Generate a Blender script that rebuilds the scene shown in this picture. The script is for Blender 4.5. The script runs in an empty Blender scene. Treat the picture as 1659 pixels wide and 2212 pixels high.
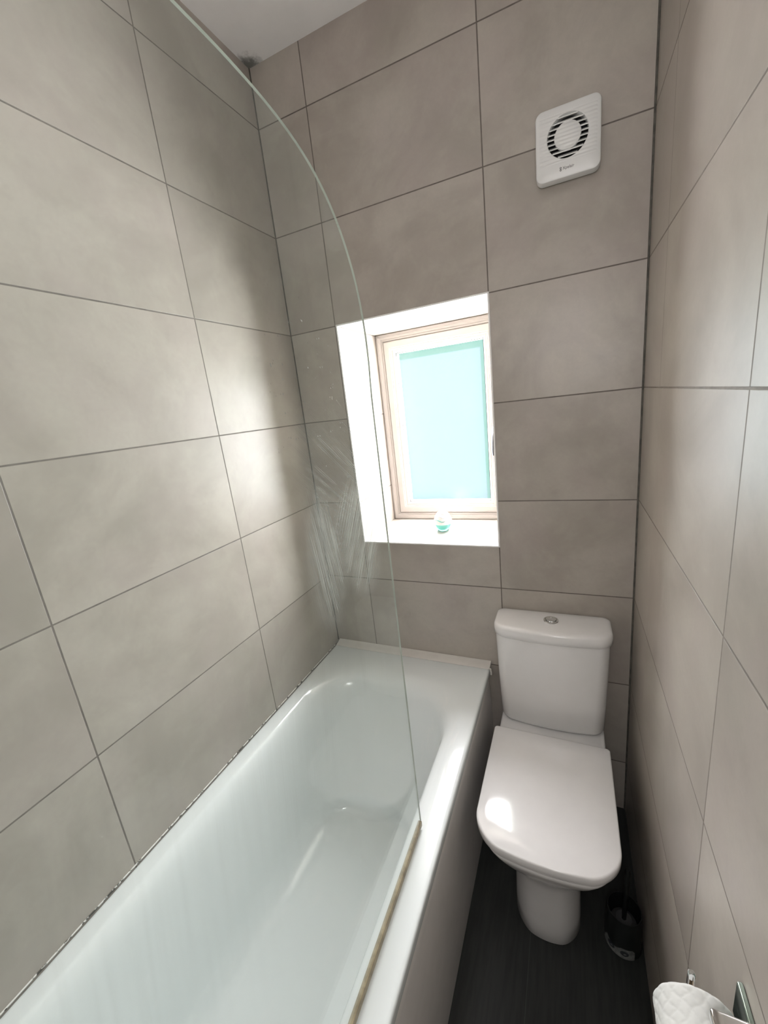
import bpy, bmesh, math, random
from mathutils import Vector, Matrix

random.seed(4)
S = bpy.context.scene
COL = S.collection

# ------------------------------------------------------------------ camera
CAM = Vector((0.97948, -1.41948, 1.57529))
cR = Vector((0.91036431, 0.39851127, -0.11147015))
cU = Vector((-0.00064474, 0.27074234, 0.96265164))
cF = Vector((-0.41380721, 0.87629182, -0.2467311))
cam = bpy.data.cameras.new('camera')
cam.sensor_fit = 'VERTICAL'
cam.sensor_height = 36.0
cam.lens = 878.067 / 2212 * 36.0
cam.clip_start = 0.02
co = bpy.data.objects.new('camera', cam)
co.matrix_world = Matrix((
    (cR.x, cU.x, -cF.x, CAM.x),
    (cR.y, cU.y, -cF.y, CAM.y),
    (cR.z, cU.z, -cF.z, CAM.z),
    (0, 0, 0, 1)))
COL.objects.link(co)
S.camera = co

# ------------------------------------------------------------------ colour management, world, lights
S.view_settings.view_transform = 'Standard'
S.view_settings.look = 'None'
S.view_settings.gamma = 1.0
S.view_settings.use_curve_mapping = False
S.view_settings.exposure = 0.0

SKY_STRENGTH = 39.0
LOW_STRENGTH = 0.74
HIGH_SHARE = 1.6
WEST_SHARE = 0.8
GROUND_SHARE = 2.3
w = bpy.data.worlds.new('daylight')
S.world = w
w.use_nodes = True
wn = w.node_tree.nodes
wl = w.node_tree.links
wn.clear()
wo = wn.new('ShaderNodeOutputWorld')
bg = wn.new('ShaderNodeBackground')
tc = wn.new('ShaderNodeTexCoord')
sp = wn.new('ShaderNodeSeparateXYZ')
wl.new(tc.outputs['Generated'], sp.inputs[0])
def wmap(src, a, b, ta=0.0, tb=1.0):
    m = wn.new('ShaderNodeMapRange')
    m.interpolation_type = 'SMOOTHSTEP'
    m.inputs['From Min'].default_value = a
    m.inputs['From Max'].default_value = b
    m.inputs['To Min'].default_value = ta
    m.inputs['To Max'].default_value = tb
    wl.new(src, m.inputs['Value'])
    return m.outputs['Result']
def wmath(op, a, b):
    m = wn.new('ShaderNodeMath')
    m.operation = op
    for i, v in enumerate((a, b)):
        if isinstance(v, (int, float)): m.inputs[i].default_value = v
        else: wl.new(v, m.inputs[i])
    return m.outputs[0]
# brightness shaped by direction to light the room; dim patch added behind the pane
high = wmath('MULTIPLY', wmap(sp.outputs['Z'], 0.15, 0.30), HIGH_SHARE)
east = wmath('MULTIPLY', wmap(sp.outputs['X'], -0.13, 0.10), wmap(sp.outputs['Z'], -0.60, -0.20))
west = wmath('MULTIPLY', wmath('SUBTRACT', 1.0, wmap(sp.outputs['X'], -0.58, -0.40)), WEST_SHARE)
ground = wmath('MULTIPLY', wmath('SUBTRACT', 1.0, wmap(sp.outputs['Z'], -0.45, -0.27)), GROUND_SHARE)
bright = wmath('MAXIMUM', wmath('MAXIMUM', high, east), wmath('MAXIMUM', west, ground))
strength = wmath('ADD', wmath('MULTIPLY', bright, SKY_STRENGTH), LOW_STRENGTH)
mx = wn.new('ShaderNodeMix')
mx.data_type = 'RGBA'
mx.inputs['A'].default_value = (0.56, 0.96, 1.04, 1)
mx.inputs['B'].default_value = (1.0, 0.975, 0.96, 1)
wl.new(wmath('MINIMUM', bright, 1.0), mx.inputs['Factor'])
wl.new(mx.outputs['Result'], bg.inputs['Color'])
wl.new(strength, bg.inputs['Strength'])
wl.new(bg.outputs[0], wo.inputs['Surface'])

def area(name, loc, rot, sx, sy, power, color=(1, 1, 1), portal=False, shape='RECTANGLE'):
    L = bpy.data.lights.new(name, 'AREA')
    L.shape = shape
    L.size = sx
    if shape == 'RECTANGLE':
        L.size_y = sy
    L.energy = power
    L.color = color
    if portal:
        L.cycles.is_portal = True
    o = bpy.data.objects.new(name, L)
    o.location = loc
    o.rotation_euler = rot
    COL.objects.link(o)
    return o

area('window_portal', (0.478, 0.43, 1.466), (math.radians(-90), 0, 0), 0.60, 0.90, 1, portal=True)
FILL_POWER = 41.0  # strength of the fill globe added behind the camera
FILL_LOC = (1.00, -1.665, 1.84)

# ------------------------------------------------------------------ helpers
W = 1.1756          # room width
ZC = 2.722          # ceiling
YF = -1.80          # wall behind the camera
WX0, WX1, WZ0, WZ1 = 0.205, 0.750, 1.047, 1.883   # window opening
ZR = 2.55           # a horizontal joint
TH = 0.3336

def link(o, parent=None):
    COL.objects.link(o)
    if parent is not None:
        o.parent = parent
    return o

def obj(name, bm, mats, parent=None, smooth=True, angle=40):
    me = bpy.data.meshes.new(name)
    bmesh.ops.recalc_face_normals(bm, faces=bm.faces)
    bm.to_mesh(me)
    bm.free()
    if not isinstance(mats, (list, tuple)):
        mats = [mats]
    for m in mats:
        me.materials.append(m)
    if smooth:
        for p in me.polygons:
            p.use_smooth = True
        try:
            me.set_sharp_from_angle(angle=math.radians(angle))
        except Exception:
            pass
    return link(bpy.data.objects.new(name, me), parent)

def empty(name, loc, rz=0):
    o = bpy.data.objects.new(name, None)
    o.location = loc
    o.rotation_euler = (0, 0, rz)
    o.empty_display_size = 0.05
    COL.objects.link(o)
    return o

def tag(o, label=None, cat=None, group=None, kind=None):
    if label: o['label'] = label
    if cat: o['category'] = cat
    if group: o['group'] = group
    if kind: o['kind'] = kind
    return o

def box(bm, x0, x1, y0, y1, z0, z1, mat=0):
    vs = [bm.verts.new((x, y, z)) for x in (x0, x1) for y in (y0, y1) for z in (z0, z1)]
    for f in ((0, 1, 3, 2), (4, 6, 7, 5), (0, 4, 5, 1), (2, 3, 7, 6), (0, 2, 6, 4), (1, 5, 7, 3)):
        fc = bm.faces.new([vs[i] for i in f])
        fc.material_index = mat

def bbox(bm, x0, x1, y0, y1, z0, z1, bev=0.002, seg=2, mat=0):
    b2 = bmesh.new()
    box(b2, x0, x1, y0, y1, z0, z1, mat)
    bmesh.ops.bevel(b2, geom=b2.edges[:], offset=bev, segments=seg, profile=0.5, affect='EDGES')
    me = bpy.data.meshes.new('tmp')
    b2.to_mesh(me)
    b2.free()
    bm.from_mesh(me)
    bpy.data.meshes.remove(me)

def ring(bm, pts):
    return [bm.verts.new(p) for p in pts]

def bridge(bm, a, b, mat=0):
    n = len(a)
    for i in range(n):
        f = bm.faces.new((a[i], a[(i + 1) % n], b[(i + 1) % n], b[i]))
        f.material_index = mat

def loft(bm, rings, cap0=True, cap1=True, mat=0):
    R = [ring(bm, r) for r in rings]
    for a, b in zip(R, R[1:]):
        bridge(bm, a, b, mat)
    if cap0:
        bm.faces.new(R[0][::-1]).material_index = mat
    if cap1:
        bm.faces.new(R[-1]).material_index = mat
    return R

def rr(cx, hw, yb, yf, rb, rf, z, bulge=0.0, n=10, m=8, tilt=0.0):
    """Rounded rectangle ring: yb = back (large y), yf = front; rb / rf = corner radii."""
    rb = max(1e-4, min(rb, hw * 0.999)); rf = max(1e-4, min(rf, hw * 0.999))
    pts = []
    def arc(ax, ay, r, a0, a1):
        for i in range(n + 1):
            a = a0 + (a1 - a0) * i / n
            pts.append((ax + r * math.cos(a), ay + r * math.sin(a)))
    def side(p, q):
        for i in range(1, m):
            t = i / m
            pts.append((p[0] + (q[0] - p[0]) * t, p[1] + (q[1] - p[1]) * t))
    x0, x1 = -hw, hw
    arc(x1 - rb, yb - rb, rb, 0, math.pi / 2)
    side((x1 - rb, yb), (x0 + rb, yb))
    arc(x0 + rb, yb - rb, rb, math.pi / 2, math.pi)
    side((x0, yb - rb), (x0, yf + rf))
    arc(x0 + rf, yf + rf, rf, math.pi, 1.5 * math.pi)
    side((x0 + rf, yf), (x1 - rf, yf))
    arc(x1 - rf, yf + rf, rf, 1.5 * math.pi, 2 * math.pi)
    side((x1, yf + rf), (x1, yb - rb))
    out = []
    for (x, y) in pts:
        t = min(1.0, max(0.0, (yf + 0.45 * (yb - yf) - y) / (0.45 * (yb - yf))))
        yy = y - bulge * (1 - (x / hw) ** 2) * t ** 2
        out.append((cx + x, yy, z + tilt * (yy - yf)))
    return out

def lathe(bm, prof, cx=0, cy=0, cz=0, n=48, mat=0, cap0=True, cap1=True):
    rings = []
    for r, z in prof:
        rings.append([(cx + r * math.cos(2 * math.pi * i / n), cy + r * math.sin(2 * math.pi * i / n), cz + z) for i in range(n)])
    return loft(bm, rings, cap0, cap1, mat)

def tube(bm, pts, r, n=16, caps=True, mat=0, radii=None):
    pts = [Vector(p) for p in pts]
    R = []
    up = None
    for i, p in enumerate(pts):
        t = (pts[min(i + 1, len(pts) - 1)] - pts[max(i - 1, 0)]).normalized()
        if up is None:
            up = Vector((0, 0, 1)) if abs(t.z) < 0.9 else Vector((1, 0, 0))
        a = t.cross(up).normalized()
        up = a.cross(t).normalized()
        rad = radii[i] if radii else r
        R.append([p + (a * math.cos(2 * math.pi * k / n) + up * math.sin(2 * math.pi * k / n)) * rad for k in range(n)])
    loft(bm, R, caps, caps, mat)

def frame_loft(bm, x0, x1, z0, z1, prof, mat=0):
    """Mitred rectangular frame in the xz plane; prof = [(inset, y), ...]."""
    prev = None
    for ins, y in prof:
        q = [(x0 + ins, y, z0 + ins), (x1 - ins, y, z0 + ins), (x1 - ins, y, z1 - ins), (x0 + ins, y, z1 - ins)]
        r_ = ring(bm, q)
        if prev: bridge(bm, prev, r_, mat)
        prev = r_

# ------------------------------------------------------------------ material helpers
class NT:
    def __init__(s, name):
        s.m = bpy.data.materials.new(name)
        s.m.use_nodes = True
        s.n = s.m.node_tree.nodes
        s.l = s.m.node_tree.links
        s.n.clear()
        s.out = s.n.new('ShaderNodeOutputMaterial')
    def new(s, t, **k):
        x = s.n.new(t)
        for a, b in k.items():
            setattr(x, a, b)
        return x
    def put(s, sock, v):
        if isinstance(v, bpy.types.NodeSocket):
            s.l.new(v, sock)
        elif v is not None:
            sock.default_value = v
    def math(s, op, a, b=None, c=None, clamp=False):
        x = s.new('ShaderNodeMath', operation=op, use_clamp=clamp)
        s.put(x.inputs[0], a)
        if b is not None: s.put(x.inputs[1], b)
        if c is not None: s.put(x.inputs[2], c)
        return x.outputs[0]
    def mix(s, f, a, b):
        x = s.new('ShaderNodeMix', data_type='RGBA')
        s.put(x.inputs['Factor'], f)
        s.put(x.inputs['A'], a if isinstance(a, bpy.types.NodeSocket) else (*a, 1))
        s.put(x.inputs['B'], b if isinstance(b, bpy.types.NodeSocket) else (*b, 1))
        return x.outputs['Result']
    def ramp(s, v, a, b, ta=0.0, tb=1.0, smooth=True):
        x = s.new('ShaderNodeMapRange')
        if smooth: x.interpolation_type = 'SMOOTHSTEP'
        s.put(x.inputs['Value'], v)
        x.inputs['From Min'].default_value = a
        x.inputs['From Max'].default_value = b
        x.inputs['To Min'].default_value = ta
        x.inputs['To Max'].default_value = tb
        return x.outputs['Result']
    def pos(s):
        return s.new('ShaderNodeNewGeometry').outputs['Position']
    def xyz(s, v):
        x = s.new('ShaderNodeSeparateXYZ')
        s.l.new(v, x.inputs[0])
        return x.outputs
    def mapping(s, v, scale=(1, 1, 1), rot=(0, 0, 0), loc=(0, 0, 0)):
        x = s.new('ShaderNodeMapping')
        s.l.new(v, x.inputs['Vector'])
        x.inputs['Scale'].default_value = scale
        x.inputs['Rotation'].default_value = rot
        x.inputs['Location'].default_value = loc
        return x.outputs[0]
    def noise(s, v, scale, detail=4, rough=0.55, dist=0.0, out='Fac'):
        x = s.new('ShaderNodeTexNoise')
        if v is not None: s.l.new(v, x.inputs['Vector'])
        x.inputs['Scale'].default_value = scale
        x.inputs['Detail'].default_value = detail
        x.inputs['Roughness'].default_value = rough
        x.inputs['Distortion'].default_value = dist
        return x.outputs[out]
    def bump(s, h, strength=0.2, dist=0.002, normal=None):
        x = s.new('ShaderNodeBump')
        s.put(x.inputs['Height'], h)
        x.inputs['Strength'].default_value = strength
        x.inputs['Distance'].default_value = dist
        if normal: s.l.new(normal, x.inputs['Normal'])
        return x.outputs[0]
    def principled(s, color, rough=0.5, metal=0.0, normal=None, ior=1.5, coat=0.0, spec=None):
        x = s.new('ShaderNodeBsdfPrincipled')
        s.put(x.inputs['Base Color'], color if isinstance(color, bpy.types.NodeSocket) else (*color, 1))
        s.put(x.inputs['Roughness'], rough)
        x.inputs['Metallic'].default_value = metal
        x.inputs['IOR'].default_value = ior
        x.inputs['Coat Weight'].default_value = coat
        x.inputs['Coat Roughness'].default_value = 0.05
        if spec is not None: x.inputs['Specular IOR Level'].default_value = spec
        if normal: s.l.new(normal, x.inputs['Normal'])
        s.l.new(x.outputs[0], s.out.inputs['Surface'])
        return x

def simple(name, color, rough=0.4, metal=0.0, var=0.03, scale=20, coat=0.0, bump=0.0):
    t = NT(name)
    n = t.noise(t.pos(), scale, 3)
    c = t.mix(t.ramp(n, 0.3, 0.7), tuple(max(0, v * (1 - var)) for v in color), tuple(min(1, v * (1 + var)) for v in color))
    nm = t.bump(t.noise(t.pos(), 300, 3), bump, 0.0005) if bump else None
    t.principled(c, rough, metal, nm, coat=coat)
    return t.m

def tile_mat(name, axis, off, period, extra=None, grout=(0.115, 0.10, 0.088), only_lower=None, seed=0.0, gw=0.0017):
    """Large greige stone-look wall tiles. axis: 0 = joints across x, 1 = joints across y."""
    t = NT(name)
    p = t.pos()
    X = t.xyz(p)
    g = t.new('ShaderNodeNewGeometry')
    N = t.xyz(g.outputs['True Normal'])
    u, z = X[axis], X[2]
    def dist_to(v, o, per):
        a = t.math('ADD', v, -o + per * 50 + per / 2)
        b = t.math('MODULO', a, per)
        return t.math('ABSOLUTE', t.math('SUBTRACT', b, per / 2))
    dz = dist_to(z, ZR, TH)
    du = dist_to(u, off, period)
    # horizontal faces carry no rows, reveal faces carry no columns
    dz = t.math('ADD', dz, t.math('GREATER_THAN', t.math('ABSOLUTE', N[2]), 0.5))
    naxis = N[1] if axis == 0 else N[0]
    du = t.math('ADD', du, t.math('LESS_THAN', t.math('ABSOLUTE', naxis), 0.5))
    if extra is not None:           # one joint that runs only above a given row
        de = t.math('ABSOLUTE', t.math('SUBTRACT', u, extra[0]))
        de = t.math('ADD', de, t.math('LESS_THAN', z, extra[1]))
        # a tile below the row spans over this joint: drop it from the modulo set
        near = t.math('LESS_THAN', t.math('ABSOLUTE', t.math('SUBTRACT', u, extra[0])), 0.1)
        du = t.math('ADD', du, near)
        du = t.math('MINIMUM', du, t.math('MULTIPLY', de, 1.7))
    d = t.math('MINIMUM', dz, du)
    wob = t.math('MULTIPLY', t.math('SUBTRACT', t.noise(p, 60, 2), 0.5), 0.0006)
    d = t.math('ADD', d, wob)
    joint = t.ramp(d, gw * 0.75, gw * 1.35, 1.0, 0.0)
    # per tile cell id
    cu = t.math('FLOOR', t.math('DIVIDE', t.math('SUBTRACT', u, off), period))
    cz = t.math('FLOOR', t.math('DIVIDE', t.math('SUBTRACT', z, ZR), TH))
    comb = t.new('ShaderNodeCombineXYZ')
    t.l.new(cu, comb.inputs[0]); t.l.new(cz, comb.inputs[1]); comb.inputs[2].default_value = seed
    wn_ = t.new('ShaderNodeTexWhiteNoise', noise_dimensions='3D')
    t.l.new(comb.outputs[0], wn_.inputs['Vector'])
    cellv = wn_.outputs['Value']
    # shift texture per tile
    vm = t.new('ShaderNodeVectorMath', operation='MULTIPLY_ADD')
    t.l.new(wn_.outputs['Color'], vm.inputs[0]); vm.inputs[1].default_value = (7, 7, 7); t.l.new(p, vm.inputs[2])
    q = vm.outputs[0]
    big = t.noise(q, 3.0, 5, 0.6, 0.6)
    med = t.noise(q, 11.0, 5, 0.62, 0.3)
    fine = t.noise(q, 90.0, 4, 0.7)
    hue = t.noise(q, 4.3, 2, 0.5)
    c = t.mix(t.ramp(big, 0.32, 0.68), (0.330, 0.300, 0.264), (0.430, 0.398, 0.352))
    c = t.mix(t.math('MULTIPLY', t.ramp(hue, 0.42, 0.68), 0.35), c, (0.40, 0.345, 0.325))
    c = t.mix(t.math('MULTIPLY', t.ramp(med, 0.45, 0.75), 0.30), c, (0.47, 0.445, 0.385))
    c = t.mix(t.math('MULTIPLY', t.ramp(med, 0.45, 0.22), 0.25), c, (0.27, 0.245, 0.215))
    c = t.mix(t.math('MULTIPLY', t.ramp(fine, 0.35, 0.65), 0.12), c, (0.31, 0.28, 0.25))
    hsv = t.new('ShaderNodeHueSaturation')
    t.l.new(c, hsv.inputs['Color'])
    t.put(hsv.inputs['Value'], t.ramp(cellv, 0, 1, 0.965, 1.035, False))
    gcol = t.mix(t.ramp(t.noise(p, 25, 3), 0.3, 0.7), grout, tuple(v * 1.35 for v in grout))
    col = t.mix(joint, hsv.outputs[0], gcol)
    h = t.math('SUBTRACT', t.math('MULTIPLY', fine, 0.06), joint)
    nm = t.bump(h, 0.45, 0.0015)
    rg = t.math('ADD', t.math('MULTIPLY', med, 0.16), t.math('MULTIPLY_ADD', joint, 0.35, 0.30))
    t.principled(col, rg, 0, nm)
    return t.m

# ------------------------------------------------------------------ materials
M = {}
M['tile_back'] = tile_mat('tile_back', 0, 0.1988, 0.5528, seed=1)
M['tile_left'] = tile_mat('tile_left', 1, -0.4625, 0.5553, seed=2)
M['tile_right'] = tile_mat('tile_right', 1, -0.782, 0.547, extra=(-0.235, ZR - 3 * TH), grout=(0.17, 0.15, 0.13), seed=3)
M['porcelain'] = simple('porcelain', (0.75, 0.745, 0.735), 0.12, var=0.01)
M['seat_plastic'] = simple('seat_plastic', (0.76, 0.755, 0.75), 0.10, var=0.01)
M['upvc'] = simple('upvc', (0.80, 0.78, 0.76), 0.3, var=0.01)
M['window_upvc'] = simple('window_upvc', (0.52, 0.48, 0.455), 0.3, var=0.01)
M['fan_dark'] = simple('fan_dark', (0.02, 0.02, 0.022), 0.6)
M['chrome'] = simple('chrome', (0.82, 0.83, 0.83), 0.08, metal=1.0, var=0.02)
M['plate'] = simple('plate', (0.36, 0.44, 0.39), 0.15, metal=0.9)
M['brushed_dark'] = simple('brushed_dark', (0.16, 0.17, 0.19), 0.3, metal=0.8)
M['gasket'] = simple('gasket', (0.05, 0.05, 0.05), 0.6)
M['corner_grout'] = simple('corner_grout', (0.085, 0.08, 0.068), 0.8, var=0.3, scale=40)
M['edge_trim'] = simple('edge_trim', (0.85, 0.85, 0.83), 0.35)
M['dark_plastic'] = simple('dark_plastic', (0.011, 0.013, 0.013), 0.35, var=0.15)
M['sticker'] = simple('sticker', (0.20, 0.21, 0.205), 0.5, var=0.25, scale=90)  # white sticker, greyed to carry the shade beside the toilet
M['sticker_dark'] = simple('sticker_dark', (0.03, 0.035, 0.045), 0.5, var=0.4, scale=300)
M['logo'] = simple('logo', (0.11, 0.11, 0.11), 0.5)
M['bristle'] = simple('bristle', (0.05, 0.05, 0.05), 0.8)
M['cardboard'] = simple('cardboard', (0.45, 0.36, 0.26), 0.9, var=0.1)

# acrylic bath: white with a cool cast, faint limescale streaks near the plug end
t = NT('bath_acrylic')
p = t.pos()
st = t.noise(t.mapping(p, (9, 2.0, 3), (0, 0, 0.5)), 3.0, 5, 0.7, 0.5)
c = t.mix(t.ramp(st, 0.55, 0.8), (0.745, 0.79, 0.79), (0.80, 0.825, 0.82))
t.principled(c, 0.13)
M['bath'] = t.m
M['bath_panel'] = simple('bath_panel', (0.86, 0.84, 0.82), 0.2, var=0.02)
M['bath_strip'] = simple('bath_strip', (0.70, 0.68, 0.64), 0.35, var=0.03)

# ceiling paint with a mould spot in the corner above the bath
t = NT('ceiling_paint')
p = t.pos(); X = t.xyz(p)
r2 = t.math('ADD', t.math('POWER', t.math('SUBTRACT', X[0], 0.012), 2), t.math('POWER', t.math('ADD', X[1], 0.012), 2))
r_ = t.math('ADD', t.math('SQRT', r2), t.math('MULTIPLY', t.math('SUBTRACT', t.noise(p, 60, 3), 0.5), 0.05))
c = t.mix(t.ramp(t.noise(p, 8, 3), 0.3, 0.7), (0.84, 0.84, 0.835), (0.88, 0.88, 0.875))
c = t.mix(t.ramp(r_, 0.012, 0.055, 0.85, 0.0), c, (0.07, 0.075, 0.06))
t.principled(c, 0.7, 0, t.bump(t.noise(p, 120, 4), 0.1, 0.001))
M['ceiling'] = t.m

# dark vinyl floor
t = NT('floor_vinyl')
p = t.pos()
gr = t.noise(t.mapping(p, (14, 1.2, 1)), 6, 5, 0.6)
c = t.mix(t.ramp(gr, 0.3, 0.7), (0.012, 0.014, 0.013), (0.026, 0.028, 0.026))
X = t.xyz(p)
dd = t.math('ABSOLUTE', t.math('SUBTRACT', t.math('MODULO', t.math('ADD', X[0], 10.0 - 0.81), 0.305), 0.0))
c = t.mix(t.ramp(dd, 0.0010, 0.0018, 0.7, 0.0), c, (0.06, 0.065, 0.06))
t.principled(c, t.ramp(gr, 0, 1, 0.45, 0.65), 0, t.bump(gr, 0.25, 0.001))
M['floor'] = t.m

# bath edge sealant: white with broken black mould line
t = NT('sealant')
p = t.pos()
n1 = t.noise(p, 55, 4, 0.7)
X = t.xyz(p)
c = t.mix(t.ramp(t.math('ADD', n1, t.math('MULTIPLY', t.noise(p, 5, 2), 0.35)), 0.70, 0.76), (0.74, 0.74, 0.71), (0.03, 0.03, 0.025))
t.principled(c, 0.6)
M['sealant'] = t.m

# shower glass
t = NT('shower_glass')
p = t.pos(); X = t.xyz(p)
tr = t.new('ShaderNodeBsdfTransparent'); tr.inputs['Color'].default_value = (0.955, 0.975, 0.965, 1)
gl = t.new('ShaderNodeBsdfGlossy'); gl.inputs['Roughness'].default_value = 0.02; gl.inputs['Color'].default_value = (1, 1, 1, 1)
lw_ = t.new('ShaderNodeLayerWeight'); lw_.inputs['Blend'].default_value = 0.5
fres = t.math('MULTIPLY_ADD', t.math('POWER', lw_.outputs['Facing'], 5.0), 0.4, 0.014)
m1 = t.new('ShaderNodeMixShader')
t.l.new(fres, m1.inputs[0]); t.l.new(tr.outputs[0], m1.inputs[1]); t.l.new(gl.outputs[0], m1.inputs[2])
df = t.new('ShaderNodeBsdfDiffuse'); df.inputs['Color'].default_value = (0.86, 0.92, 0.90, 1)
tl = t.new('ShaderNodeBsdfTranslucent'); tl.inputs['Color'].default_value = (0.86, 0.93, 0.91, 1)
m2 = t.new('ShaderNodeMixShader'); m2.inputs[0].default_value = 0.55
t.l.new(df.outputs[0], m2.inputs[1]); t.l.new(tl.outputs[0], m2.inputs[2])
Y, Z = X[1], X[2]
def blob(cy, cz, ry, rz, soft=0.6):
    a = t.math('DIVIDE', t.math('SUBTRACT', Y, cy), ry)
    b = t.math('DIVIDE', t.math('SUBTRACT', Z, cz), rz)
    d = t.math('SQRT', t.math('ADD', t.math('POWER', a, 2), t.math('POWER', b, 2)))
    d = t.math('ADD', d, t.math('MULTIPLY', t.math('SUBTRACT', t.noise(p, 14, 3), 0.5), 0.6))
    return t.ramp(d, 1 - soft, 1.15, 1, 0)
# wiped soap smears: fine streaks running in three directions
def streak(rot, sc_along, sc_across, lo, hi, scale=1.0):
    v = t.mapping(t.mapping(p, (1, 1, 1), (rot, 0, 0)), (1, sc_along, sc_across))
    return t.ramp(t.noise(v, scale, 3, 0.65), lo, hi)
s1 = t.math('MULTIPLY', t.math('ADD', 0.20, streak(math.radians(36), 420, 7, 0.42, 0.62)), blob(-0.81, 1.37, 0.085, 0.13))
s2 = t.math('MULTIPLY', t.math('ADD', 0.20, streak(math.radians(-8), 380, 7, 0.42, 0.66)), blob(-0.925, 1.36, 0.055, 0.12))
s3 = t.math('MULTIPLY', t.math('ADD', 0.12, streak(math.radians(-52), 480, 5, 0.50, 0.68)), blob(-0.84, 1.50, 0.13, 0.11))
s4 = t.math('MULTIPLY', streak(math.radians(8), 220, 4, 0.40, 0.75), t.math('MULTIPLY', t.ramp(Z, 0.75, 1.15), t.ramp(Z, 1.40, 1.25)))
vo = t.new('ShaderNodeTexVoronoi', feature='DISTANCE_TO_EDGE')
vo = t.new('ShaderNodeTexVoronoi'); vo.inputs['Scale'].default_value = 130
t.l.new(t.mapping(p, (0, 1, 0.8)), vo.inputs['Vector'])
spots = t.math('MULTIPLY', t.ramp(vo.outputs['Distance'], 0.10, 0.22, 1, 0), t.ramp(t.noise(p, 70, 2), 0.55, 0.62))
spots = t.math('MULTIPLY', spots, blob(-0.90, 1.60, 0.12, 0.17))
haze = t.math('ADD', 0.030, t.math('MULTIPLY', t.ramp(Z, 1.35, 0.60), 0.055))
haze = t.math('ADD', haze, t.math('MULTIPLY', s1, 0.42))
haze = t.math('ADD', haze, t.math('MULTIPLY', s2, 0.38))
haze = t.math('ADD', haze, t.math('MULTIPLY', s3, 0.25))
haze = t.math('ADD', haze, t.math('MULTIPLY', s4, 0.02))
haze = t.math('ADD', haze, t.math('MULTIPLY', spots, 0.4))
m3 = t.new('ShaderNodeMixShader')
t.l.new(haze, m3.inputs[0]); t.l.new(m1.outputs[0], m3.inputs[1]); t.l.new(m2.outputs[0], m3.inputs[2])
t.l.new(m3.outputs[0], t.out.inputs['Surface'])
M['glass'] = t.m
M['glass_edge'] = simple('glass_edge', (0.36, 0.40, 0.35), 0.25, var=0.1)
M['seal_brown'] = simple('seal_brown', (0.30, 0.25, 0.16), 0.45, var=0.25, scale=60)

# frosted window pane with a greener margin at the top and right
t = NT('frosted_pane')
p = t.pos(); X = t.xyz(p)
inner = t.math('MULTIPLY', t.ramp(X[0], 0.655, 0.649), t.ramp(X[2], 1.772, 1.766))
tint = t.mix(inner, (0.80, 0.90, 0.82), (0.97, 0.98, 1.0))
cloud = t.noise(p, 9, 3)
tint = t.mix(t.math('MULTIPLY', t.ramp(cloud, 0.35, 0.7), 0.25), tint, (0.99, 0.95, 0.97))
tr = t.new('ShaderNodeBsdfTransparent'); t.l.new(tint, tr.inputs['Color'])
tl = t.new('ShaderNodeBsdfTranslucent'); t.l.new(tint, tl.inputs['Color'])
mxs = t.new('ShaderNodeMixShader'); mxs.inputs[0].default_value = 0.004
t.l.new(tr.outputs[0], mxs.inputs[1]); t.l.new(tl.outputs[0], mxs.inputs[2])
gl = t.new('ShaderNodeBsdfGlossy'); gl.inputs['Roughness'].default_value = 0.3
m4 = t.new('ShaderNodeMixShader'); m4.inputs[0].default_value = 0.04
t.l.new(mxs.outputs[0], m4.inputs[1]); t.l.new(gl.outputs[0], m4.inputs[2])
t.l.new(m4.outputs[0], t.out.inputs['Surface'])
M['pane'] = t.m

# teal gel
t = NT('teal_gel')
x = t.principled((0.25, 0.80, 0.74), 0.08)
x.inputs['Transmission Weight'].default_value = 0.65
M['teal'] = t.m

# quilted paper
t = NT('tissue')
p = t.pos(); X = t.xyz(p)
t.principled((0.54, 0.55, 0.53), 0.95)
M['tissue'] = t.m

# fan cover: fine horizontal ribs on the front
t = NT('fan_plastic')
p = t.pos(); X = t.xyz(p)
rib = t.math('SINE', t.math('MULTIPLY', X[2], 2 * math.pi / 0.0085))
band = t.math('MULTIPLY', t.ramp(t.math('ABSOLUTE', t.math('SUBTRACT', X[2], 2.205)), 0.052, 0.056, 1, 0),
              t.ramp(t.math('ABSOLUTE', t.math('SUBTRACT', X[0], 0.976)), 0.066, 0.070, 1, 0))
t.principled((0.70, 0.71, 0.70), 0.35, 0, t.bump(t.math('MULTIPLY', rib, band), 0.35, 0.0012))
M['fan_plastic'] = t.m

# ================================================================== STRUCTURE
# back wall with the window opening, thick enough for the deep reveal
bm = bmesh.new()
YB = 0.42
xs = [-0.15, WX0, WX1, W + 0.15]
zs = [-0.1, WZ0, WZ1, ZC + 0.1]
V = {}
for yi, y in enumerate((0.0, YB)):
    for i, x in enumerate(xs):
        for k, z in enumerate(zs):
            V[(yi, i, k)] = bm.verts.new((x, y, z))
for yi in (0, 1):
    for i in range(3):
        for k in range(3):
            if i == 1 and k == 1: continue
            bm.faces.new((V[(yi, i, k)], V[(yi, i + 1, k)], V[(yi, i + 1, k + 1)], V[(yi, i, k + 1)]))
def q4(a, b): bm.faces.new((V[(0,) + a], V[(0,) + b], V[(1,) + b], V[(1,) + a]))
for i in range(3):
    q4((i, 0), (i + 1, 0)); q4((i, 3), (i + 1, 3))
for k in range(3):
    q4((0, k), (0, k + 1)); q4((3, k), (3, k + 1))
q4((1, 1), (2, 1)); q4((1, 2), (2, 2)); q4((1, 1), (1, 2)); q4((2, 1), (2, 2))
tag(obj('wall_back', bm, M['tile_back'], smooth=False), kind='structure')

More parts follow.
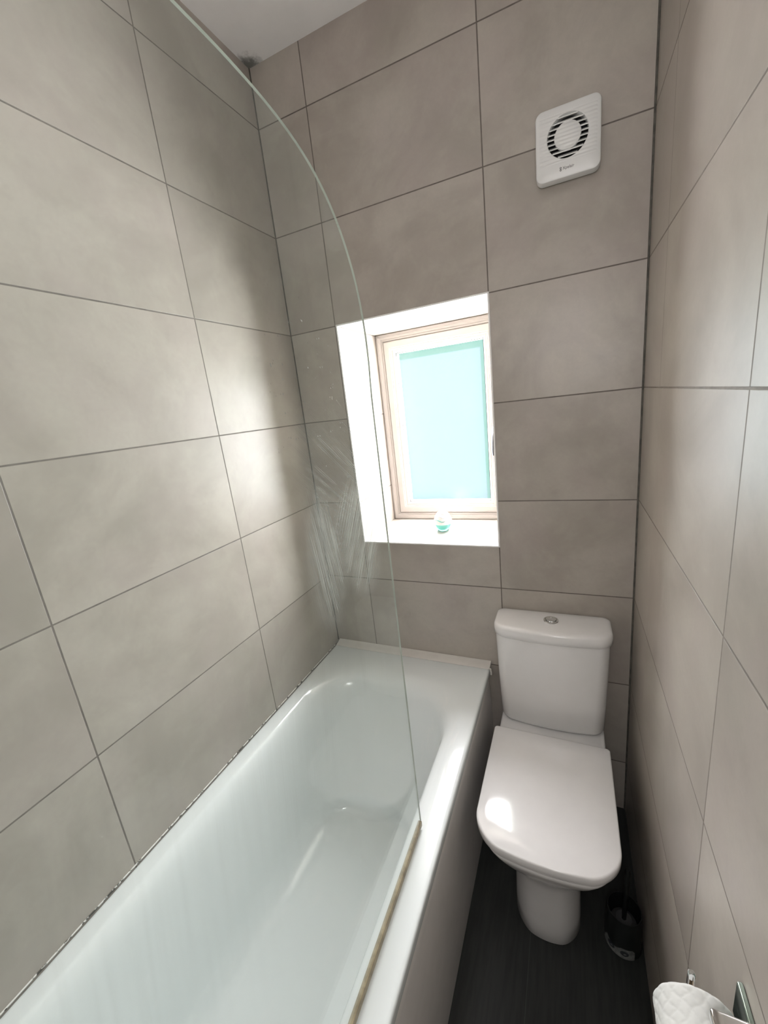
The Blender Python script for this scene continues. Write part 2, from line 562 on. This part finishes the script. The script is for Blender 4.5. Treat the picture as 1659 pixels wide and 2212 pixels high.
def slab(name, mat, *b):
    bm = bmesh.new(); box(bm, *b)
    return tag(obj(name, bm, mat, smooth=False), kind='structure')
slab('wall_left', M['tile_left'], -0.12, 0.0, YF, 0.0, -0.1, ZC + 0.1)
slab('wall_right', M['tile_right'], W, W + 0.12, YF, 0.0, -0.1, ZC + 0.1)
slab('wall_front', M['tile_back'], -0.12, W + 0.12, YF - 0.12, YF, -0.1, ZC + 0.1)
slab('floor', M['floor'], 0.0, W, YF, 0.0, -0.1, 0.0)
slab('ceiling', M['ceiling'], 0.0, W, YF, 0.0, ZC, ZC + 0.1)

# window edge trim (tile trim around the opening)
bm = bmesh.new()
frame_loft(bm, WX0, WX1, WZ0, WZ1, [(-0.0035, 0.0), (-0.0035, -0.0015), (-0.002, -0.0028), (0.0005, -0.0028), (0.0022, -0.0015), (0.0026, 0.001), (0.0026, 0.004), (0.0, 0.004)])
tag(obj('trim_1', bm, M['edge_trim'], smooth=False), kind='structure')

# dark grout lines in the two vertical corners
def bead(name, pts, r, mat, n=8):
    bm = bmesh.new(); tube(bm, pts, r, n)
    return tag(obj(name, bm, mat), kind='structure')
bead('trim_2', [(W - 0.0015, -0.0015, 0.0), (W - 0.0015, -0.0015, ZC)], 0.0034, M['corner_grout'])
bead('trim_3', [(0.001, -0.001, 0.56), (0.001, -0.001, ZC)], 0.0026, M['corner_grout'])
# thin sealant line where the bath meets the left wall
bead('trim_4', [(0.001, -0.03, 0.551), (0.001, -1.70, 0.551)], 0.0019, M['sealant'])

# ------------------------------------------------------------------ window
WY = 0.335
win = empty('window_1', (0.478, WY, WZ0)); tag(win, kind='structure')
def wobj(name, bm, mat, smooth=False, parent=win):
    o = obj(name, bm, mat, parent, smooth=smooth)
    # meshes are written in world coordinates: cancel the parent's offset
    pm = Matrix.Identity(4)
    q = parent
    off = Vector((0, 0, 0))
    while q is not None:
        off += q.location
        q = q.parent
    o.data.transform(Matrix.Translation(-off))
    return o
e = 0.001
bm = bmesh.new()
frame_loft(bm, WX0 + e, WX1 - e, WZ0 + e, WZ1 - e, [(0, .41), (0, .337), (.002, WY), (.009, WY), (.013, WY + .005), (.020, WY + .006), (.022, WY + .010), (.028, WY + .010), (.030, WY + .016), (.046, WY + .016), (.046, .41), (0, .41)])
wobj('window_frame', bm, M['window_upvc'])
bm = bmesh.new()
frame_loft(bm, WX0 + e, WX1 - e, WZ0 + e, WZ1 - e, [(.0325, WY + .055), (.0325, WY + .006), (.0335, WY + .003), (.036, WY + .002), (.058, WY + .002), (.0605, WY + .0045), (.064, WY + .0045), (.0665, WY + .007), (.074, WY + .009), (.079, WY + .014), (.0815, WY + .019), (.0815, WY + .055), (.0325, WY + .055)])
wobj('window_sash', bm, M['window_upvc'])
bm = bmesh.new()
frame_loft(bm, WX0 + e, WX1 - e, WZ0 + e, WZ1 - e, [(.0805, WY + .026), (.0805, WY + .0185), (.0832, WY + .0185), (.0832, WY + .026), (.0805, WY + .026)])
wobj('gasket', bm, M['gasket'])
bm = bmesh.new()
box(bm, WX0 + .079, WX1 - .079, WY + .0215, WY + .0255, WZ0 + .079, WZ1 - .079)
wobj('pane', bm, M['pane'])
# lever handle on the right stile
hx = 0.7035
bm = bmesh.new()
bbox(bm, hx - .011, hx + .011, WY - .010, WY + .003, 1.388, 1.452, 0.004, 3)
bbox(bm, hx - .009, hx + .009, WY - .034, WY - .010, 1.405, 1.432, 0.004, 3)
ho = wobj('handle', bm, M['chrome'], smooth=True)
bm = bmesh.new()
tube(bm, [(hx, WY - .028, 1.428), (hx - .001, WY - .034, 1.418), (hx - .004, WY - .037, 1.395), (hx - .006, WY - .037, 1.36), (hx - .006, WY - .036, 1.335)], .008, 14,
     radii=[.009, .0095, .008, .0075, .0065])
wobj('lever', bm, M['brushed_dark'], smooth=True, parent=ho)

# ================================================================== BATH
bath = empty('bathtub', (0.35, -0.855, 0.0))
tag(bath, 'white acrylic bathtub with a sloping backrest along the left tiled wall under the window', 'bathtub')
def pobj(name, bm, mat, parent, smooth=True, angle=40):
    o = obj(name, bm, mat, parent, smooth, angle)
    off = Vector((0, 0, 0)); q = parent
    while q is not None:
        off += q.location; q = q.parent
    o.data.transform(Matrix.Translation(-off))
    return o
BX0, BX1, BY0, BY1, BZ = 0.003, 0.699, -0.004, -1.706, 0.550
def tub(x0, x1, yb, yf, r, z, rf=None, dz=0.0):
    return rr((x0 + x1) / 2, (x1 - x0) / 2, yb, yf, r, rf if rf else r, z, n=14, m=14)
rings = [
    tub(BX0 + .006, BX1 - .010, BY0 - .004, BY1 + .004, .008, BZ - .034),
    tub(BX0 + .001, BX1 - .001, BY0 - .001, BY1 + .001, .010, BZ - .032),
    tub(BX0, BX1, BY0, BY1, .012, BZ - .010),
    tub(BX0 + .001, BX1 - .001, BY0 - .001, BY1 + .001, .012, BZ - .004),
    tub(BX0 + .004, BX1 - .004, BY0 - .004, BY1 + .004, .012, BZ - .0008),
    tub(BX0 + .010, BX1 - .010, BY0 - .010, BY1 + .010, .012, BZ),
    tub(.044, .654, -.125, -1.60, .21, BZ - .0005),
    tub(.050, .647, -.140, -1.59, .21, BZ - .0015),
    tub(.056, .640, -.155, -1.58, .21, BZ - .0045),
    tub(.061, .630, -.166, -1.57, .21, BZ - .009),
    tub(.066, .620, -.176, -1.562, .21, BZ - .014),
    tub(.072, .611, -.186, -1.556, .205, BZ - .022),
    tub(.078, .603, -.197, -1.552, .20, BZ - .036),
    tub(.085, .596, -.212, -1.548, .195, BZ - .060),
    tub(.094, .587, -.234, -1.545, .19, BZ - .100),
    tub(.106, .570, -.278, -1.541, .18, BZ - .170),
    tub(.118, .554, -.325, -1.535, .17, BZ - .240),
    tub(.130, .540, -.378, -1.53, .165, BZ - .315),
    tub(.136, .533, -.400, -1.53, .160, BZ - .343),
    tub(.139, .529, -.4085, -1.529, .157, BZ - .351),
    tub(.144, .524, -.4135, -1.527, .153, BZ - .361),
    tub(.151, .516, -.4185, -1.522, .148, BZ - .378),
    tub(.160, .506, -.4260, -1.515, .142, BZ - .391),
    tub(.174, .491, -.4420, -1.50, .132, BZ - .400),
    tub(.20, .46, -.480, -1.46, .11, BZ - .406),
    tub(.26, .40, -.56, -1.38, .06, BZ - .412),
]
bm = bmesh.new()
loft(bm, rings, cap0=False, cap1=True)
pobj('tub', bm, M['bath'], bath, angle=60)
# side panel with a slightly bowed section and turned edge
bm = bmesh.new()
prof = [(.680, .519), (.686, .512), (.690, .46), (.694, .38), (.6955, .28), (.695, .16), (.694, .06), (.692, .003)]
A = [(x, -0.006, z) for x, z in prof]; B = [(x, -1.70, z) for x, z in prof]
N_ = 24
grid = [[bm.verts.new((x, -0.006 + (-1.694) * j / N_, z)) for j in range(N_ + 1)] for x, z in prof]
grid2 = [[bm.verts.new((x - 0.004, -0.006 + (-1.694) * j / N_, z)) for j in range(N_ + 1)] for x, z in prof]
for i in range(len(prof) - 1):
    for j in range(N_):
        bm.faces.new((grid[i][j], grid[i][j + 1], grid[i + 1][j + 1], grid[i + 1][j]))
        bm.faces.new((grid2[i][j], grid2[i + 1][j], grid2[i + 1][j + 1], grid2[i][j + 1]))
    for j in (0, N_):
        bm.faces.new((grid[i][j], grid[i + 1][j], grid2[i + 1][j], grid2[i][j]))
for j in range(N_):
    for i in (0, len(prof) - 1):
        bm.faces.new((grid[i][j], grid2[i][j], grid2[i][j + 1], grid[i][j + 1]))
tag(pobj('side_panel', bm, M['bath_panel'], bath), 'greyish white bowed side panel')
# overflow and waste at the tap end (beside the camera)
bm = bmesh.new()
lathe(bm, [(.0, .0), (.032, .0), (.034, .003), (.030, .005), (.012, .004), (.0, .004)][1:], .33, -1.36, BZ - .4115, 32)
pobj('waste', bm, M['chrome'], bath)

# seal strip on the bath edge against the back wall
st_ = empty('sealing_strip', (0.35, -0.02, BZ))
tag(st_, 'flat white plastic sealing strip on the bathtub rim against the back wall', 'sealing strip')
bm = bmesh.new()
pr_ = [(0.0, 0.0), (-.037, 0.0), (-.0385, .0015), (-.037, .0035), (-.028, .0065), (-.010, .0105), (-.003, .0135), (0.0, .0145)]
L0 = [bm.verts.new((.010, y - .0015, BZ + .0005 + z)) for y, z in pr_]
L1 = [bm.verts.new((.700, y - .0015, BZ + .0005 + z)) for y, z in pr_]
bridge(bm, L0, L1)
bm.faces.new(L0); bm.faces.new(L1[::-1])
pobj('strip', bm, M['bath_strip'], st_, smooth=False)
bm = bmesh.new()
tube(bm, [(.696, -.036, BZ + .004), (.7025, -.036, BZ + .002), (.7045, -.036, BZ - .012), (.7045, -.037, BZ - .022)], .004, 12)
pobj('end_cap', bm, M['bath_strip'], st_)

# ================================================================== SHOWER SCREEN
SX = 0.640
scr = empty('shower_screen', (SX, -1.2, BZ))
tag(scr, 'frameless clear glass shower screen with a curved top edge standing on the bathtub rim', 'shower screen')
pts = [(-1.685, 0.566), (-0.696, 0.566)]
for k in range(0, 13):
    pts.append((-0.6965 + 0.006 * 0, 0.62 + (1.60 - 0.62) * k / 12))
arcp = [(-.692, 1.66), (-.692, 1.70), (-.697, 1.745), (-.706, 1.785), (-.720, 1.82), (-.738, 1.853), (-.760, 1.882), (-.785, 1.905), (-.815, 1.925), (-.85, 1.940), (-.89, 1.951), (-.93, 1.958), (-.98, 1.9635), (-1.04, 1.966), (-1.10, 1.967)]
# smooth the traced curve
def smooth_curve(P, it=2):
    for _ in range(it):
        Q = [P[0]]
        for a, b in zip(P, P[1:]):
            Q.append((a[0] * .75 + b[0] * .25, a[1] * .75 + b[1] * .25))
            Q.append((a[0] * .25 + b[0] * .75, a[1] * .25 + b[1] * .75))
        Q.append(P[-1]); P = Q
    return P
pts += smooth_curve(arcp)
pts += [(-1.30, 1.967), (-1.685, 1.967)]
bm = bmesh.new()
fa = [bm.verts.new((SX - .0018, y, z)) for y, z in pts]
fb = [bm.verts.new((SX + .0018, y, z)) for y, z in pts]
bm.faces.new(fa).material_index = 0
bm.faces.new(fb[::-1]).material_index = 0
n = len(pts)
for i in range(n):
    f = bm.faces.new((fa[i], fa[(i + 1) % n], fb[(i + 1) % n], fb[i])); f.material_index = 1
pobj('glass_panel', bm, [M['glass'], M['glass_edge']], scr, smooth=False)
bm = bmesh.new()
bbox(bm, SX - .0045, SX + .0045, -1.685, -.6985, .553, .568, .001, 1)
tag(pobj('bottom_seal', bm, M['seal_brown'], scr, smooth=False), 'yellowed brown bottom seal')
bm = bmesh.new()
bbox(bm, SX - .014, SX + .014, YF + .0, -1.68, .551, 1.975, .003, 2)
pobj('wall_profile', bm, M['chrome'], scr)

# ================================================================== TOILET
TX = 0.921
wc = empty('toilet', (TX, -0.30, 0.0))
tag(wc, 'white close-coupled toilet with its lid down between the bathtub and the right wall', 'toilet')
# pan with pedestal
R_ = []
P_ = [  # hw, yb, yf, rb, rf, z, bulge
    (.090, -.060, -.490, .030, .055, .000, .026),
    (.092, -.058, -.492, .030, .055, .004, .026),
    (.092, -.055, -.492, .030, .055, .060, .026),
    (.091, -.050, -.490, .030, .055, .140, .026),
    (.091, -.045, -.490, .030, .055, .205, .027),
    (.093, -.040, -.496, .030, .055, .240, .028),
    (.100, -.035, -.512, .030, .060, .270, .028),
    (.113, -.028, -.534, .030, .066, .300, .028),
    (.130, -.018, -.554, .030, .070, .328, .028),
    (.147, -.010, -.571, .028, .072, .354, .026),
    (.159, -.006, -.583, .025, .072, .376, .025),
    (.167, -.004, -.592, .020, .072, .396, .025),
    (.170, -.004, -.596, .018, .072, .410, .025),
    (.168, -.006, -.594, .016, .071, .4145, .025),
    (.163, -.010, -.589, .014, .068, .416, .025),
]
bm = bmesh.new()
loft(bm, [rr(TX, a, b, c_, d_, e_, z_, g_, n=12, m=12) for a, b, c_, d_, e_, z_, g_ in P_])
pobj('pan', bm, M['porcelain'], wc, angle=70)
# seat
def slab_rr(bm, hw, yb, yf, rb, rf, z0, z1, bulge, edge=.003, dome=0.0, cx=TX):
    seq = [(edge, z0), (edge * .3, z0 + edge * .35), (0, z0 + edge), (0, z1 - edge), (edge * .3, z1 - edge * .3), (edge, z1)]
    rs = [rr(cx, hw - i, yb - i, yf + i, rb, rf, z, bulge, n=12, m=12) for i, z in seq]
    if dome:
        for s_, k_ in ((.75, .6), (.45, .9), (.15, 1.0)):
            cy_ = (yb + yf) / 2
            rs.append([(cx + (x - cx) * s_, cy_ + (y - cy_) * s_, z1 + dome * k_) for x, y, z in rr(cx, hw - edge, yb - edge, yf + edge, rb, rf, z1, bulge, n=12, m=12)])
    loft(bm, rs)
bm = bmesh.new()
slab_rr(bm, .1735, -.212, -.599, .012, .072, .4165, .4265, .0255, .003)
pobj('seat', bm, M['seat_plastic'], wc, angle=60)
bm = bmesh.new()
slab_rr(bm, .1785, -.206, -.604, .010, .073, .4270, .4525, .026, .0042, dome=.0012)
pobj('seat_lid', bm, M['seat_plastic'], wc, angle=60)
bm = bmesh.new()
for sx in (-.075, .075):
    bm = bmesh.new()
    tube(bm, [(TX + sx - .018, -.205, .4245), (TX + sx + .018, -.205, .4245)], .007, 14)
    pobj('hinge', bm, M['chrome'], wc)
# cistern
C_ = [(.150, -.010, -.112, .020, .030, .4165, .018), (.160, -.008, -.118, .02, .032, .4185, .018), (.166, -.007, -.124, .02, .034, .424, .018), (.1695, -.006, -.1275, .02, .034, .434, .018),
      (.173, -.006, -.129, .02, .034, .52, .018), (.177, -.006, -.130, .02, .034, .64, .018), (.180, -.006, -.131, .02, .034, .768, .018)]
bm = bmesh.new()
loft(bm, [rr(TX + .001, a, b, c_, d_, e_, z_, g_, n=12, m=12) for a, b, c_, d_, e_, z_, g_ in C_])
pobj('cistern', bm, M['porcelain'], wc, angle=60)
bm = bmesh.new()
lr = [(.176, -.005, -.128, .02, .036, .7685, .018), (.183, -.004, -.134, .02, .040, .7655, .019), (.186, -.003, -.137, .02, .042, .768, .019), (.1865, -.003, -.137, .02, .042, .785, .019),
      (.1855, -.003, -.136, .02, .042, .796, .019), (.183, -.004, -.133, .02, .042, .8015, .019), (.178, -.006, -.128, .02, .040, .8045, .019),
      (.168, -.012, -.119, .018, .036, .8060, .018), (.13, -.03, -.105, .012, .026, .8075, .012), (.05, -.055, -.085, .005, .01, .8080, .003)]
loft(bm, [rr(TX + .002, a, b, c_, d_, e_, z_, g_, n=12, m=12) for a, b, c_, d_, e_, z_, g_ in lr])
pobj('cistern_lid', bm, M['porcelain'], wc, angle=60)
# dual flush button
bm = bmesh.new()
lathe(bm, [(.0235, 0), (.0245, .002), (.0235, .0045), (.019, .0055), (.0185, .0035), (.0184, .0030)], TX + .003, -.069, .8072, 40)
fb_ = pobj('flush_button', bm, M['chrome'], wc)
for s_ in (-1, 1):
    bm = bmesh.new()
    pp = []
    for i in range(17):
        a = -math.pi / 2 + math.pi * i / 16
        pp.append((s_ * (.0009 + .0165 * math.cos(a)), .0165 * math.sin(a)))
    loft(bm, [[(TX + .003 + x, -.069 + y, z) for x, y in pp] for z in (.811,)] + [[(TX + .003 + x * .97, -.069 + y * .97, .8145) for x, y in pp]] + [[(TX + .003 + x * .8, -.069 + y * .8, .8155) for x, y in pp]])
    pobj('flush_plate', bm, M['chrome'], fb_)

# ================================================================== EXTRACTOR FAN
FX, FZ = 0.976, 2.1955
fan = empty('extractor_fan', (FX, 0.0, FZ))
tag(fan, 'square white extractor fan with round louvred grille high on the back wall', 'fan')
D = -0.036
hw, hh = .0785, .082
CZ_ = 2.206 - FZ
def sq_ring(hw, hh, r, y, n=8, m=8):
    P = []
    def arc(cx, cz, a0):
        for i in range(n + 1):
            a = a0 + math.pi / 2 * i / n
            P.append((cx + r * math.cos(a), cz + r * math.sin(a)))
    def sd(p, q):
        for i in range(1, m):
            P.append((p[0] + (q[0] - p[0]) * i / m, p[1] + (q[1] - p[1]) * i / m))
    arc(hw - r, hh - r, 0); sd((hw - r, hh), (-hw + r, hh))
    arc(-hw + r, hh - r, math.pi / 2); sd((-hw, hh - r), (-hw, -hh + r))
    arc(-hw + r, -hh + r, math.pi); sd((-hw + r, -hh), (hw - r, -hh))
    arc(hw - r, -hh + r, 1.5 * math.pi); sd((hw, -hh + r), (hw, hh - r))
    return [(FX + x, y, FZ + z) for x, z in P]
def circ_like(base, r, y):
    out = []
    for x, _, z in base:
        a = math.atan2(z - FZ - CZ_ * 1.0, x - FX)
        out.append((FX + r * math.cos(a), y, FZ + CZ_ + r * math.sin(a)))
    return out
base = sq_ring(hw, hh, .018, D)
bm = bmesh.new()
loft(bm, [sq_ring(hw - .004, hh - .004, .016, -.0015), sq_ring(hw - .004, hh - .004, .016, -.006), sq_ring(hw, hh, .018, -.010), sq_ring(hw, hh, .018, D + .006),
          sq_ring(hw - .0015, hh - .0015, .017, D + .002), sq_ring(hw - .005, hh - .005, .016, D),
          circ_like(base, .0500, D), circ_like(base, .0490, D + .002), circ_like(base, .0490, D + .022)], cap0=True, cap1=False)
pobj('housing', bm, M['fan_plastic'], fan, angle=35)
bm = bmesh.new()
lathe_pts = [(FX + .0489 * math.cos(a), D + .021, FZ + CZ_ + .0489 * math.sin(a)) for a in [2 * math.pi * i / 48 for i in range(48)]]
bm.faces.new(ring(bm, lathe_pts))  # flat dark disc closing the round opening
pobj('dark_backing', bm, M['fan_dark'], fan, smooth=False)
# centre disc
bm = bmesh.new()
dr = []
for r, y in ((.0285, D + .012), (.0315, D + .010), (.0325, D + .002), (.0318, D - .0002), (.030, D - .001), (.015, D - .0014)):
    dr.append([(FX + r * math.cos(a), y, FZ + CZ_ + r * math.sin(a)) for a in [2 * math.pi * i / 48 for i in range(48)]])
loft(bm, dr)
pobj('cover_disc', bm, M['fan_plastic'], fan)
# tilted louvre slats across the opening
for k in range(9):
    zc = CZ_ + (k - 4) * .0108
    dz_ = abs(zc - CZ_)
    ch = math.sqrt(max(0, .0492 ** 2 - dz_ ** 2))
    if ch < .006: continue
    bm = bmesh.new()
    sec = [(D + .0005, -.0018), (D - .0003, .0002), (D + .001, .0012), (D + .0125, .0085), (D + .0130, .0070), (D + .002, -.0010)]
    r0 = [(FX - ch, y, FZ + zc + z) for y, z in sec]
    r1 = [(FX + ch, y, FZ + zc + z) for y, z in sec]
    loft(bm, [r0, r1])
    pobj('louvre_slat', bm, M['fan_plastic'], fan, smooth=False)
# printed maker's mark under the grille
def text_mesh(s, size, ext):
    cu = bpy.data.curves.new('t', 'FONT')
    cu.body = s; cu.size = size; cu.extrude = ext; cu.align_x = 'LEFT'; cu.align_y = 'CENTER'
    o = bpy.data.objects.new('t', cu)
    COL.objects.link(o)
    dg = bpy.context.evaluated_depsgraph_get()
    me = bpy.data.meshes.new_from_object(o.evaluated_get(dg))
    bpy.data.objects.remove(o)
    return me
me = text_mesh('Xpelair', .0095, .00015)
me.transform(Matrix.Translation((FX - .012, D - .0002, FZ - .0605)) @ Matrix.Rotation(math.pi / 2, 4, 'X'))
bm = bmesh.new(); bm.from_mesh(me); bpy.data.meshes.remove(me)
for (cx_, cz_) in ((-.0168, -.0585), (-.0168, -.0635)):
    ra = []
    for (r, y) in ((.0024, D - .0001), (.0024, D - .0004), (.0012, D - .0004), (.0012, D - .0001)):
        ra.append([(FX + cx_ + r * math.cos(a), y, FZ + cz_ + r * math.sin(a)) for a in [2 * math.pi * i / 20 for i in range(20)]])
    loft(bm, ra, False, False)
tag(pobj('logo', bm, M['logo'], fan, smooth=False), 'small dark printed maker mark')

# ================================================================== AIR FRESHENER
EX, EY, EZ = 0.494, 0.178, WZ0 + .0005
egg = empty('air_freshener', (EX, EY, EZ))
tag(egg, 'small egg-shaped air freshener, white wavy top over teal gel, on the window sill', 'air freshener')
bm = bmesh.new()
lathe(bm, [(.020, 0), (.0235, .0015), (.0275, .007), (.0315, .014), (.0345, .022), (.0358, .029), (.0356, .0315), (.030, .0318)], EX, EY, EZ)
tag(pobj('base', bm, M['teal'], egg), 'translucent teal gel cup')
def er(z):      # radius of the white dome at height z
    prof = [(.030, .0372), (.036, .0378), (.045, .0372), (.055, .0345), (.065, .0300), (.074, .0240), (.082, .0160), (.087, .0085), (.089, .002)]
    for (a, ra), (b, rb) in zip(prof, prof[1:]):
        if a <= z <= b: return ra + (rb - ra) * (z - a) / (b - a)
    return .002
bm = bmesh.new()
lathe(bm, [(.0345, .0305), (.0372, .0305)] + [(er(z), z) for z in (.033, .037, .042, .048, .054, .060, .066, .071, .076, .080, .084, .087)] + [(.003, .0890)], EX, EY, EZ)
tag(pobj('cover', bm, M['upvc'], egg, angle=60), 'white domed cover')
# raised wavy ribs and vent slots on the cover
for k, (z0, a0, span, up, wid) in enumerate([(.048, -2.45, 1.5, .004, .0042), (.061, -2.0, 1.3, .0035, .0036), (.074, -1.9, 1.4, .002, .0030), (.052, -.95, .8, .007, .004), (.066, -2.9, .7, .004, .003), (.064, -.7, .6, .003, .003),
                                             (.050, .6, 1.4, .004, .004), (.064, 1.0, 1.4, .003, .0035)]):
    bm = bmesh.new()
    P = []
    for i in range(15):
        tt = i / 14
        a = a0 + span * tt
        z = z0 + up * math.sin(tt * 2 * math.pi)
        r = er(z) - .0006
        P.append((EX + r * math.cos(a), EY + r * math.sin(a), EZ + z))
    tube(bm, P, wid, 8, radii=[max(.0006, wid * .62 * math.sin(math.pi * (i + .4) / 14.8)) for i in range(15)])
    pobj('vent', bm, M['teal'] if k == 0 else M['porcelain'], egg)

# ================================================================== TOILET BRUSH + HOLDER
HX, HY = 1.124, -0.440
hol = empty('brush_holder', (HX, HY, 0.0))
tag(hol, 'dark plastic toilet brush holder with a white sticker greyed for shade, on the floor beside the toilet', 'brush holder')
bm = bmesh.new()
lathe(bm, [(.044, .001), (.047, .004), (.0475, .02), (.046, .08), (.0435, .125), (.0425, .130), (.0405, .130), (.0400, .125), (.042, .05), (.040, .010)], HX, HY, 0, 48)
pobj('cup', bm, M['dark_plastic'], hol)
# curved sticker: crescent with two dark ovals
def on_cyl(a, z, off=.0006):
    r = .0475 + off
    return (HX + r * math.cos(a), HY + r * math.sin(a), z)
bm = bmesh.new()
NA = 28
a0, a1 = math.radians(188), math.radians(300)
low, top = [], []
for i in range(NA + 1):
    tt = i / NA
    a = a0 + (a1 - a0) * tt
    zt = .010 + .034 * min(1, tt / .18) ** .6 if tt < .18 else .044 - .012 * math.sin(math.pi * min(1, (tt - .18) / .45)) + (.012 if False else 0)
    if tt > .93: zt = .044 - (tt - .93) / .07 * .010
    low.append(bm.verts.new(on_cyl(a, .006))); top.append(bm.verts.new(on_cyl(a, zt)))
for i in range(NA):
    bm.faces.new((low[i], low[i + 1], top[i + 1], top[i]))
stk = tag(pobj('sticker', bm, M['sticker'], hol, smooth=False), 'curved white sticker with shade put into its colour')
for ca in (math.radians(226), math.radians(268)):
    bm = bmesh.new()
    rp = [on_cyl(ca + .22 * math.cos(b), .0270 + .0095 * math.sin(b), .0012) for b in [2 * math.pi * i / 24 for i in range(24)]]
    bm.faces.new(ring(bm, rp))
    pobj('sticker_oval', bm, M['sticker_dark'], stk, smooth=False)
br = empty('toilet_brush', (HX + .004, HY, 0.02))
tag(br, 'dark toilet brush with an upright handle standing in its holder behind the toilet lid', 'toilet brush')
bm = bmesh.new()
tube(bm, [(HX, HY, .085), (HX + .001, HY, .14), (HX + .003, HY, .20), (HX + .004, HY, .25), (HX + .0045, HY, .272), (HX + .0045, HY, .278)], .006, 16, radii=[.006, .0062, .007, .0078, .0072, .004])
pobj('handle', bm, M['dark_plastic'], br)
bm = bmesh.new()
lathe(bm, [(.012, .025), (.030, .032), (.035, .05), (.033, .08), (.020, .092)], HX, HY, 0, 32)
pobj('brush_head', bm, M['bristle'], br)

# ================================================================== TOILET ROLL + HOLDER
RX, RY0, RY1, RZ, RR = 1.1232, -0.984, -1.084, 0.801, 0.0440
roll = empty('toilet_roll', (RX, (RY0 + RY1) / 2, RZ))
tag(roll, 'white quilted toilet roll on the chrome holder low on the right wall', 'toilet roll')
bm = bmesh.new()
NU, NV = 160, 90
G = []
for j in range(NV + 1):
    row = []
    y = RY0 + (RY1 - RY0) * j / NV
    ed = min(j, NV - j) / 4.0
    for i in range(NU):
        a = 2 * math.pi * i / NU
        u_ = a * RR
        s_ = .0175
        v1 = (u_ + (y - RY0)) / s_; v2 = (u_ - (y - RY0)) / s_
        q1 = abs(math.sin(math.pi * v1 + .35 * math.sin(3 * v2))); q2 = abs(math.sin(math.pi * v2 + .3 * math.sin(2.3 * v1)))
        h = min(q1, q2) ** .3
        r = RR - .0013 + .0013 * h + .0003 * math.sin(9 * a + 40 * y)
        if ed < 1: r -= .0022 * (1 - ed) ** 2
        row.append(bm.verts.new((RX + r * math.cos(a), y, RZ + r * math.sin(a))))
    G.append(row)
for a_, b_ in zip(G, G[1:]): bridge(bm, a_, b_)
IN = []
for y in (RY0, RY1):
    IN.append(ring(bm, [(RX + .021 * math.cos(2 * math.pi * i / NU), y, RZ + .021 * math.sin(2 * math.pi * i / NU)) for i in range(NU)]))
bridge(bm, G[0], IN[0]); bridge(bm, G[-1], IN[1])
pobj('paper', bm, M['tissue'], roll, angle=80)
bm = bmesh.new()
cr = []
for r, y in ((.0209, RY0 - .0005), (.0209, RY1 + .0005), (.0198, RY1 + .0005), (.0198, RY0 - .0005)):
    cr.append([(RX + r * math.cos(2 * math.pi * i / 40), y, RZ + r * math.sin(2 * math.pi * i / 40)) for i in range(40)])
R4 = loft(bm, cr, False, False); bridge(bm, R4[-1], R4[0])
pobj('core', bm, M['cardboard'], roll)
hd = empty('toilet_roll_holder', (W - .006, -1.06, .84))
tag(hd, 'chrome wall-mounted toilet roll holder with an upturned rod tip on the right wall', 'toilet roll holder')
bm = bmesh.new()
bbox(bm, W - .007, W - .0005, -1.14, -.962, .790, .846, .002, 3)
pobj('backplate', bm, M['plate'], hd)
bm = bmesh.new()
bbox(bm, 1.126, W - .006, -1.052, -1.0145, .858, .873, .004, 4)
pobj('bracket', bm, M['chrome'], hd)
bm = bmesh.new()
P = [(W - .006, -1.115, .830), (1.150, -1.115, .830), (1.130, -1.112, .826), (RX, -1.108, .818), (RX, -1.098, RZ + .006), (RX, -1.08, RZ), (RX, -1.02, RZ), (RX, -.985, RZ), (RX, -.974, RZ + .004), (RX - .001, -.970, RZ + .014), (RX - .001, -.969, RZ + .030), (RX - .001, -.969, RZ + .0385), (RX - .001, -.969, RZ + .041)]
tube(bm, P, .0045, 14, radii=[.0045] * 11 + [.0042, .002])
pobj('rod', bm, M['chrome'], hd)

# ================================================================== ADDED FILL LIGHT (globe put out of frame to brighten the room)
cl = empty('added_fill_light', (FILL_LOC[0], YF, FILL_LOC[2]))
tag(cl, 'added white fill globe, out of view on the tiled wall at the near end of the bathroom', 'added fill light')
bm = bmesh.new()
bbox(bm, FILL_LOC[0] - .05, FILL_LOC[0] + .05, YF + .001, YF + .022, FILL_LOC[2] - .05, FILL_LOC[2] + .05, .006, 3)
pobj('bracket', bm, M['chrome'], cl)
bm = bmesh.new()
tube(bm, [(FILL_LOC[0], YF + .020, FILL_LOC[2]), (FILL_LOC[0], FILL_LOC[1] - .102, FILL_LOC[2])], .03, 24)
pobj('collar', bm, M['chrome'], cl)
t = NT('fill_globe')
em = t.new('ShaderNodeEmission'); em.inputs['Color'].default_value = (1.0, 0.975, 0.985, 1); em.inputs['Strength'].default_value = FILL_POWER
t.l.new(em.outputs[0], t.out.inputs['Surface'])
bm = bmesh.new()
bmesh.ops.create_uvsphere(bm, u_segments=40, v_segments=24, radius=.105)
bmesh.ops.translate(bm, verts=bm.verts, vec=FILL_LOC)
pobj('globe', bm, t.m, cl)
